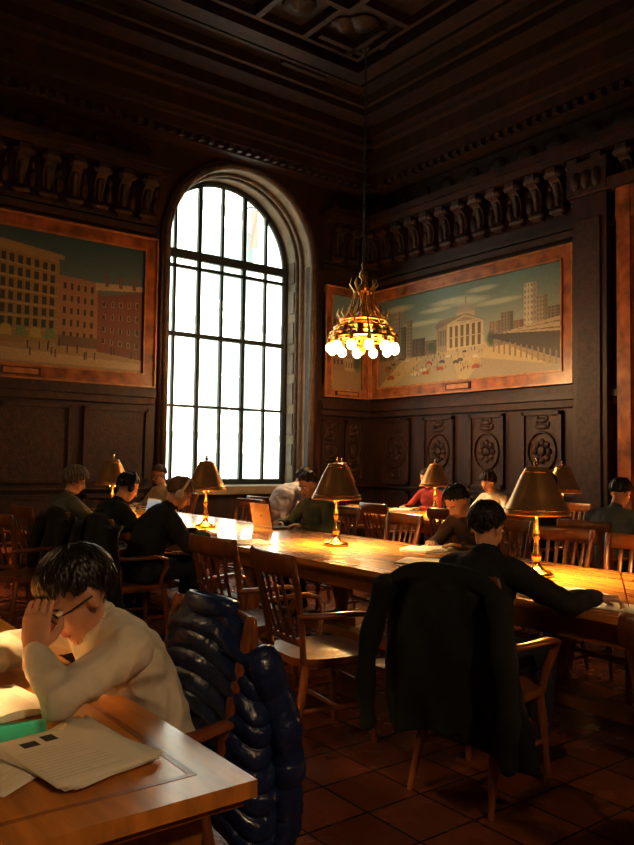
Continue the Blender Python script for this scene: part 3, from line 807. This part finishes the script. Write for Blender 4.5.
# P2 dark-haired man, back to camera
chair(2.68,2.30,0.16)
person('seated_man_in_black_jacket',(2.70,2.40,0),0.05,lean=.28,hp=.22,hy=.05,top=BLACK,hair=HAIRB,hairvol=.02,hl=(.40,-.30,-.86),
       RH=(.45,-.41,.862),RE=(.24,-.38,.85),LH=(.50,.18,.85),rh=((.70,-.70,-.08),(.1,-.1,1),.7),vox=.0085,wr=.006,bulk=1.1,sc=.95,hoff=(-.01,.04,-.015),collar=BLACK,locks=300,lockl=.35,seed=2)
chair(4.62,6.0,pi)
person('seated_man_in_green_jumper',(4.66,6.0,0),pi,lean=.28,hp=.35,hy=0,top=GREEN,hair=HAIRBR,bulk=1.12,LH=(.42,.2,.81),RH=(.40,-.22,.81),seed=4)
chair(5.50,8.10,0)
person('leaning_man_in_lavender_shirt',(5.47,8.13,0),0.0,lean=.66,hp=.35,hy=-.3,top=LAV,hair=HAIRBR,sc=1.12,bulk=1.12,LH=(.60,.14,.75),RH=(.56,-.2,.75),seed=5)
chair(4.62,9.33,pi)
person('seated_man_in_yellow_shirt',(4.58,9.30,0),pi+.2,lean=.2,hp=.25,top=YEL,hair=HAIRBR,glasses=True,skin=SKIND,hl=(.55,0,-.6),LH=(.44,.16,.81),RH=(.40,-.18,.81),seed=6)
chair(2.52,5.68,0)
person('seated_woman_in_black_coat',(2.58,5.68,0),-.15,lean=.42,hp=.5,hy=-.2,top=CHAR,hair=HAIRL,hairvol=.10,hl=(.4,-.3,-.85),headphones=mat('white_plastic',(.8,.8,.78),.4),bulk=1.2,LH=(.5,.15,.81),RH=(.46,-.2,.81),seed=7)
chair(2.5,6.55,0)
person('seated_man_with_headphones',(2.56,6.55,0),0.05,lean=.38,hp=.4,top=CHAR,hair=HAIRB,headphones=mat('black_plastic',(.02,.02,.02),.4),bulk=1.1,seed=8)
chair(2.42,7.4,.1)
person('seated_woman_in_olive_jacket',(2.46,7.38,0),.1,lean=.25,hp=.35,hy=-.5,top=OLIVE,hair=HAIRG,hairvol=.28,hl=(.3,-.6,-.95),bulk=1.12,LH=(.5,.15,.81),RH=(.5,-.15,.81),seed=9,lockl=.8,locks=160)
chair(4.75,4.05,pi)
person('seated_reader_in_brown_jumper',(4.74,4.05,0),pi,lean=.45,hp=.6,top=cloth('brown_jumper',(.04,.02,.014)),hair=HAIRB,seed=10)
chair(7.82,7.55,pi)
person('seated_man_in_red_jumper',(7.78,7.55,0),pi,lean=.2,hp=.3,top=MAR,hair=HAIRBR,seed=11)
chair(7.82,6.4,pi)
person('seated_woman_in_white_shirt',(7.78,6.4,0),pi,lean=.3,hp=.4,top=WHITE,hair=HAIRB,hairvol=.15,hl=(.4,-.5,-.9),seed=12,lockl=.8)
chair(5.85,4.42,0)
person('seated_woman_in_dark_dress',(5.88,4.42,0),0,lean=.2,hp=.3,top=CHAR,hair=HAIRBR,hairvol=.14,hl=(.4,-.5,-.95),seed=13,lockl=.8)
chair(5.83,3.7,0)
person('seated_man_in_grey_blue_shirt',(5.86,3.7,0),0,lean=.3,hp=.4,top=GREYB,hair=HAIRB,bulk=1.12,hl=(.5,-.2,-.8),seed=14)

for x,y,r_ in ((2.46,3.20,-.15),(2.55,4.02,.05),(1.95,6.6,.3),(2.2,8.25,.15),(4.42,2.72,pi),(4.42,4.95,pi-.1),(4.5,7.55,pi+.1),(4.5,3.35,pi),
               (5.9,5.3,.1),(5.85,6.3,-.1),(5.9,7.1,0),(5.9,2.6,.1),(7.6,5.4,pi),(7.6,3.8,pi),(7.6,2.7,pi),(4.45,1.8,pi),(2.5,1.1,0)):
    chair(x,y,r_)

# ---------------------------------------------------------------- coats over chairs
def drape(name,x,y,rz,mt,width=.56,zt=.97,zb=.30,zf=.55,seed=0,flare=.05):
    b=B(); nU,nV=44,110
    vs=[];fs=[]
    def pth(t):
        Lf=zt-zf; Lb=zt-zb; tot=Lf+.12+Lb; s_=t*tot
        if s_<Lf: return (-.215-.06*(s_/Lf),zf+s_)
        s_-=Lf
        if s_<.12:
            a=pi*s_/.12; return (-.275-.045*(1-math.cos(a))/1.0*.7,zt+.03*math.sin(a))
        s_-=.12; f=s_/Lb
        return (-.34-.03*math.sin(f*pi)+ .02*f- .03*f,zt-s_)
    for i in range(nV+1):
        t=i/nV; px_,pz=pth(t)
        back=max(0,(t-.4)/.6)
        for j in range(nU+1):
            u=j/nU*2-1
            w=width/2*(1+flare*back)
            yy=u*w
            dz=-.10*abs(u)**3
            fold=.022*math.sin(u*9+seed+pz*3)*back+.012*noise.noise(V((u*4,pz*5,seed)))*2
            wrap=(.07+.10*back)*abs(u)**3*(1 if back>0 else -.3)
            nx=-1 if t>.42 else (1 if t<.34 else 0)
            x_=px_+wrap+nx*(fold if nx<0 else .3*fold)
            z_=pz+dz
            if back>.95: z_+=.02*math.sin(u*5+seed)
            vs.append((x_,yy,z_))
    for i in range(nV):
        for j in range(nU):
            a=i*(nU+1)+j; fs.append((a,a+1,a+nU+2,a+nU+1))
    b.add(vs,fs,mt,True)
    for s_ in (1,-1):
        n=40; Pp=[];Rr=[]
        for k in range(n+1):
            t=k/n; z=zt-.09-.60*t
            Pp.append((-.34+ -.03*math.sin(t*3)-.03*t, s_*(width/2-.02+.05*math.sin(t*2.4)+(.03*t)), z))
            r0=.062-.018*t+.006*math.sin(t*17+seed)
            Rr.append((r0,r0*.75))
        b.tube(Pp,Rr,mt,16)
    o=b.obj(name,(x,y,0),rz)
    sm=o.modifiers.new('solid','SOLIDIFY'); sm.thickness=.012
    return o
def puffer(name,x,y,rz,mt):
    b=B(); nA,nZ=72,170
    zt,zb=.965,.40; vs=[];fs=[]
    def shape(z,a):
        f=(zt-z)/(zt-zb)
        hw=.235+.04*min(1,f*3)+.02*f; hd=.05+.025*min(1,f*2)+.025*f
        cl=min(1,(f/.10))**.5 if f<.10 else 1
        c,s_=math.cos(a),math.sin(a)
        return math.copysign(abs(c)**.75,c)*hd*cl, math.copysign(abs(s_)**.85,s_)*hw*(cl*.25+.75)
    for i in range(nZ+1):
        z=zt-(zt-zb)*(i/nZ)
        for j in range(nA):
            a=2*pi*j/nA
            sx,sy=shape(z,a)
            ph=(z*17+.16*math.sin(sy*9)+.30*noise.noise(V((sx*5,sy*5,z*2))))
            q=abs(math.sin(ph*pi))**.5
            w=noise.noise(V((sx*12,sy*14,z*18)))*.012+noise.noise(V((sx*40,sy*40,z*30)))*.005
            amp=.016*q+w
            n=V((math.cos(a)*1.0,math.sin(a)*.8,0)).normalized()
            dz=-.11*abs(sy/.3)**2.6
            vs.append((-.285+sx+n.x*amp-.02*(zt-z),sy+n.y*amp,z+dz+.02*math.sin(sy*11+1)*(i/nZ)))
    for i in range(nZ):
        for j in range(nA):
            l=(j+1)%nA; fs.append((i*nA+j,(i+1)*nA+j,(i+1)*nA+l,i*nA+l))
    fs.append([j for j in range(nA)])
    b.add(vs,fs,mt,True)
    P=[(-.285+.055*math.cos(2*pi*i/24),.11*math.sin(2*pi*i/24),.965+.012*math.cos(2*pi*i/24)) for i in range(24)]
    b.tube(P,[(.028,.018)]*24,mt,10,closed=True,side=(0,0,1))
    for s_ in (1,-1):
        n=110; Pp=[];Rr=[]
        for k in range(n+1):
            t=k/n
            z=.85-.53*t
            Pp.append((-.31-.05*math.sin(t*2.6)-.05*t+.012*noise.noise(V((t*5,7,s_))), s_*(.255+.03*math.sin(t*2.8)+.02*noise.noise(V((t*6,s_,0)))), z))
            q=abs(math.sin((t*9+.3*math.sin(t*7))*pi))**.5
            r0=.048-.010*t+.007*q+.010*noise.noise(V((t*9,s_*3,1)))
            Rr.append((r0*1.05,r0*.7))
        b.tube(Pp,Rr,mt,22)
    return b.obj(name,(x,y,0),rz)
PUFF=mat('navy_puffer_nylon',(.012,.030,.13),.30,bump=(38,.6),coat=.2)
puffer('puffer_jacket',.93,2.14,pi,PUFF)
drape('hanging_black_coat',2.68,2.30,.16,cloth('black_wool_coat',(.008,.008,.010)),width=.60,zb=.30,zf=.7,seed=2,flare=.30)
drape('hanging_dark_jacket',2.52,5.68,0,CHAR,width=.55,zb=.35,seed=4,flare=.15)
drape('hanging_brown_jacket',2.5,6.55,0,cloth('brown_coat',(.025,.016,.012)),width=.55,zb=.35,seed=5,flare=.1)

# ---------------------------------------------------------------- things on tables
def sheet(name,x,y,rz,w,l,mt=PAPER,z=.7725,n=1,print_=False,curlz=0,text=0,fan=.05):
    b=B()
    for k in range(n):
        a=fan*math.sin(k*7.0)
        R=Matrix.Rotation(a,4,'Z'); b.M=R
        N_=10; vs=[];fs=[]
        for i in range(N_+1):
            for j in range(N_+1):
                u,v=i/N_-.5,j/N_-.5
                vs.append((u*w,v*l,k*.0012+curlz*(max(0,u)*2)**3*(.6+v)))
        for i in range(N_):
            for j in range(N_): q=i*(N_+1)+j; fs.append((q,q+1,q+N_+2,q+N_+1))
        b.add(vs,fs,mt,True)
    zz=(n-1)*.0012+.0010
    if text:
        TX=mat('printed_text_grey',(.58,.57,.53),.8)
        for k in range(text):
            ll=w*(.7 if k%5 else .4); b.box((-.1*w-(w*.7-ll)/2,l*.18-k*l*.6/text,zz),(ll,l*.003,.0003),TX)
    if print_:
        b.box((-w*.02,l*.36,zz),(w*.13,l*.12,.0004),INK); b.box((-w*.24,l*.32,zz),(w*.16,l*.10,.0004),INK)
    o=b.obj(name,(x,y,z),rz); s=o.modifiers.new('s','SOLIDIFY'); s.thickness=.0006; return o
sheet('teal_folder',.47,1.81,-.30,.25,.34,TEAL,z=.7715,n=2)
sheet('loose_papers',.43,1.72,.55,.215,.30,PAPER,z=.7745,n=2,text=8,fan=.12)
sheet('stack_of_papers',.61,1.66,.20,.225,.31,PAPER,z=.7785,n=6,print_=True,curlz=.014,text=12,fan=.16)
def openbook(name,x,y,rz,w=.2,l=.27):
    b=B()
    for s_ in (1,-1):
        vs=[];fs=[]
        for i in range(11):
            u=i/10; z=.022*math.sin(min(1,u*1.25)*pi*.8)*(1-u*.5)+.004
            for j in range(2): vs.append((s_*u*w,(j-.5)*l,z))
        for i in range(10): fs.append((i*2,i*2+1,i*2+3,i*2+2))
        o=len(vs)
        vs+=[(s_*w,-.5*l,0),(s_*w,.5*l,0),(0,-.5*l,0),(0,.5*l,0)]
        fs+=[(20,21,o+1,o),(o,o+1,o+3,o+2)]
        fs.append([i*2 for i in range(11)]+[o,o+2]); fs.append([i*2+1 for i in range(11)]+[o+1,o+3])
        b.add(vs,fs,PAPER,False)
    return b.obj(name,(x,y,.772),rz)
openbook('open_book',.48,2.09,.15,.19,.26)
sheet('notebook_page',.40,2.37,-.2,.21,.29,PAPER,n=3,text=10)
openbook('open_book.001',3.28,2.28,-.2)
sheet('notebook_page.001',3.24,1.92,.15,.21,.29,PAPER,n=3,text=12)
sheet('newspaper',3.62,3.55,.5,.30,.40,PAPER2,n=4,text=20)
sheet('newspaper.001',3.25,5.15,-.3,.28,.38,PAPER2,n=3,text=16)
openbook('open_book.002',3.22,6.6,0); openbook('open_book.003',3.2,7.4,.2); openbook('open_book.004',4.15,9.25,.1); openbook('open_book.005',4.15,4.05,0)
openbook('open_book.006',7.25,7.55,0); openbook('open_book.007',7.25,6.4,.2); openbook('open_book.008',6.4,3.7,.1)
b=B(); b.tube([(0,0,0),(.03,.01,.05),(.085,.03,.14)],[.0015,.004,.004],mat('pen_plastic',(.5,.08,.04),.3),8); b.obj('pen',(3.24,1.93,.775),.6)
b=B(); b.tube([(0,0,0),(.03,.01,.05),(.085,.03,.14)],[.0015,.004,.004],MATS['pen_plastic'],8); b.obj('pen.001',(.40,2.30,.778),1.6)
def laptop(name,x,y,rz,mt):
    b=B()
    b.box((0,0,.01),(.235,.33,.018),mt); b.box((.0,0,.0195),(.20,.29,.001),INK)
    b.box((-.135,0,.125),(.008,.33,.225),mt,ry=-.22)
    b.box((-.129,0,.125),(.003,.31,.205),mat('screen_dark',(.08,.1,.12),.2,es=.25,ec=(.5,.6,.7)),ry=-.22)
    b.ell((-.1405,0,.13),(.003,.02,.02),INK,10,6)
    b.tube([(-.112,-.15,.018),(-.112,.15,.018)],.007,INK,8)
    return b.obj(name,(x,y,.7712),rz,bevel=.002)
LS=mat('laptop_bronze_shell',(.14,.085,.045),.45,metal=.3)
laptop('laptop',4.12,6.12,.0,LS)
laptop('laptop.001',3.30,7.3,pi,LS)
def book(name,x,y,rz,cs):
    b=B(); z=0
    for i,(c,w,l,h) in enumerate(cs):
        m=mat('book_cover_%d_%d'%(int(c[0]*100),int(c[1]*100)),c,.5)
        a=.1*math.sin(i*5); b.M=Matrix.Rotation(a,4,'Z')
        b.box((0,0,z+.002),(w,l,.004),m); b.box((0,0,z+h-.002),(w,l,.004),m); b.box((-w/2+.002,0,z+h/2),(.004,l,h),m); b.box((.003,0,z+h/2),(w-.012,l-.012,h-.008),PAPER2); z+=h
    b.obj(name,(x,y,.7715),rz)
book('stack_of_books',3.6,8.4,.1,[((.1,.2,.1),.17,.24,.03),((.4,.3,.1),.15,.22,.025)])
book('stack_of_books.001',6.6,5.6,.2,[((.3,.1,.05),.17,.24,.035),((.1,.1,.12),.15,.22,.025)])

# ---------------------------------------------------------------- lighting & camera
w=bpy.data.worlds.new('sky'); scene.world=w; w.use_nodes=True
bg=w.node_tree.nodes['Background']; bg.inputs[0].default_value=(.92,1,.88,1); bg.inputs[1].default_value=1.9
s=bpy.data.lights.new('sun','SUN'); s.energy=9; s.color=(1,.98,.90); s.angle=.02
so=bpy.data.objects.new('sun',s); col.objects.link(so); so.location=(0,0,20)
so.rotation_euler=V((.35,1,-.75)).to_track_quat('-Z','Y').to_euler()

cam=bpy.data.cameras.new('camera'); co=bpy.data.objects.new('camera',cam); col.objects.link(co)
p=math.atan(38/767); rl=math.radians(.8)
F=V((.603*math.cos(p),.797*math.cos(p),math.sin(p))).normalized(); R=V((.797,-.603,0)).normalized(); U=R.cross(F)
R_=R*math.cos(rl)+U*math.sin(rl); U_=U*math.cos(rl)-R*math.sin(rl)
Mc=Matrix.Identity(4)
for k in range(3): Mc[k][0]=R_[k]; Mc[k][1]=U_[k]; Mc[k][2]=-F[k]
Mc[2][3]=1.42
co.matrix_world=Mc
cam.sensor_fit='VERTICAL'; cam.sensor_height=24; cam.lens=767/845*24; cam.clip_start=.02
scene.camera=co
try:
    scene.view_settings.view_transform='Standard'; scene.view_settings.exposure=1.0; scene.view_settings.gamma=.82
except Exception as ex: print(ex)
print('DONE')
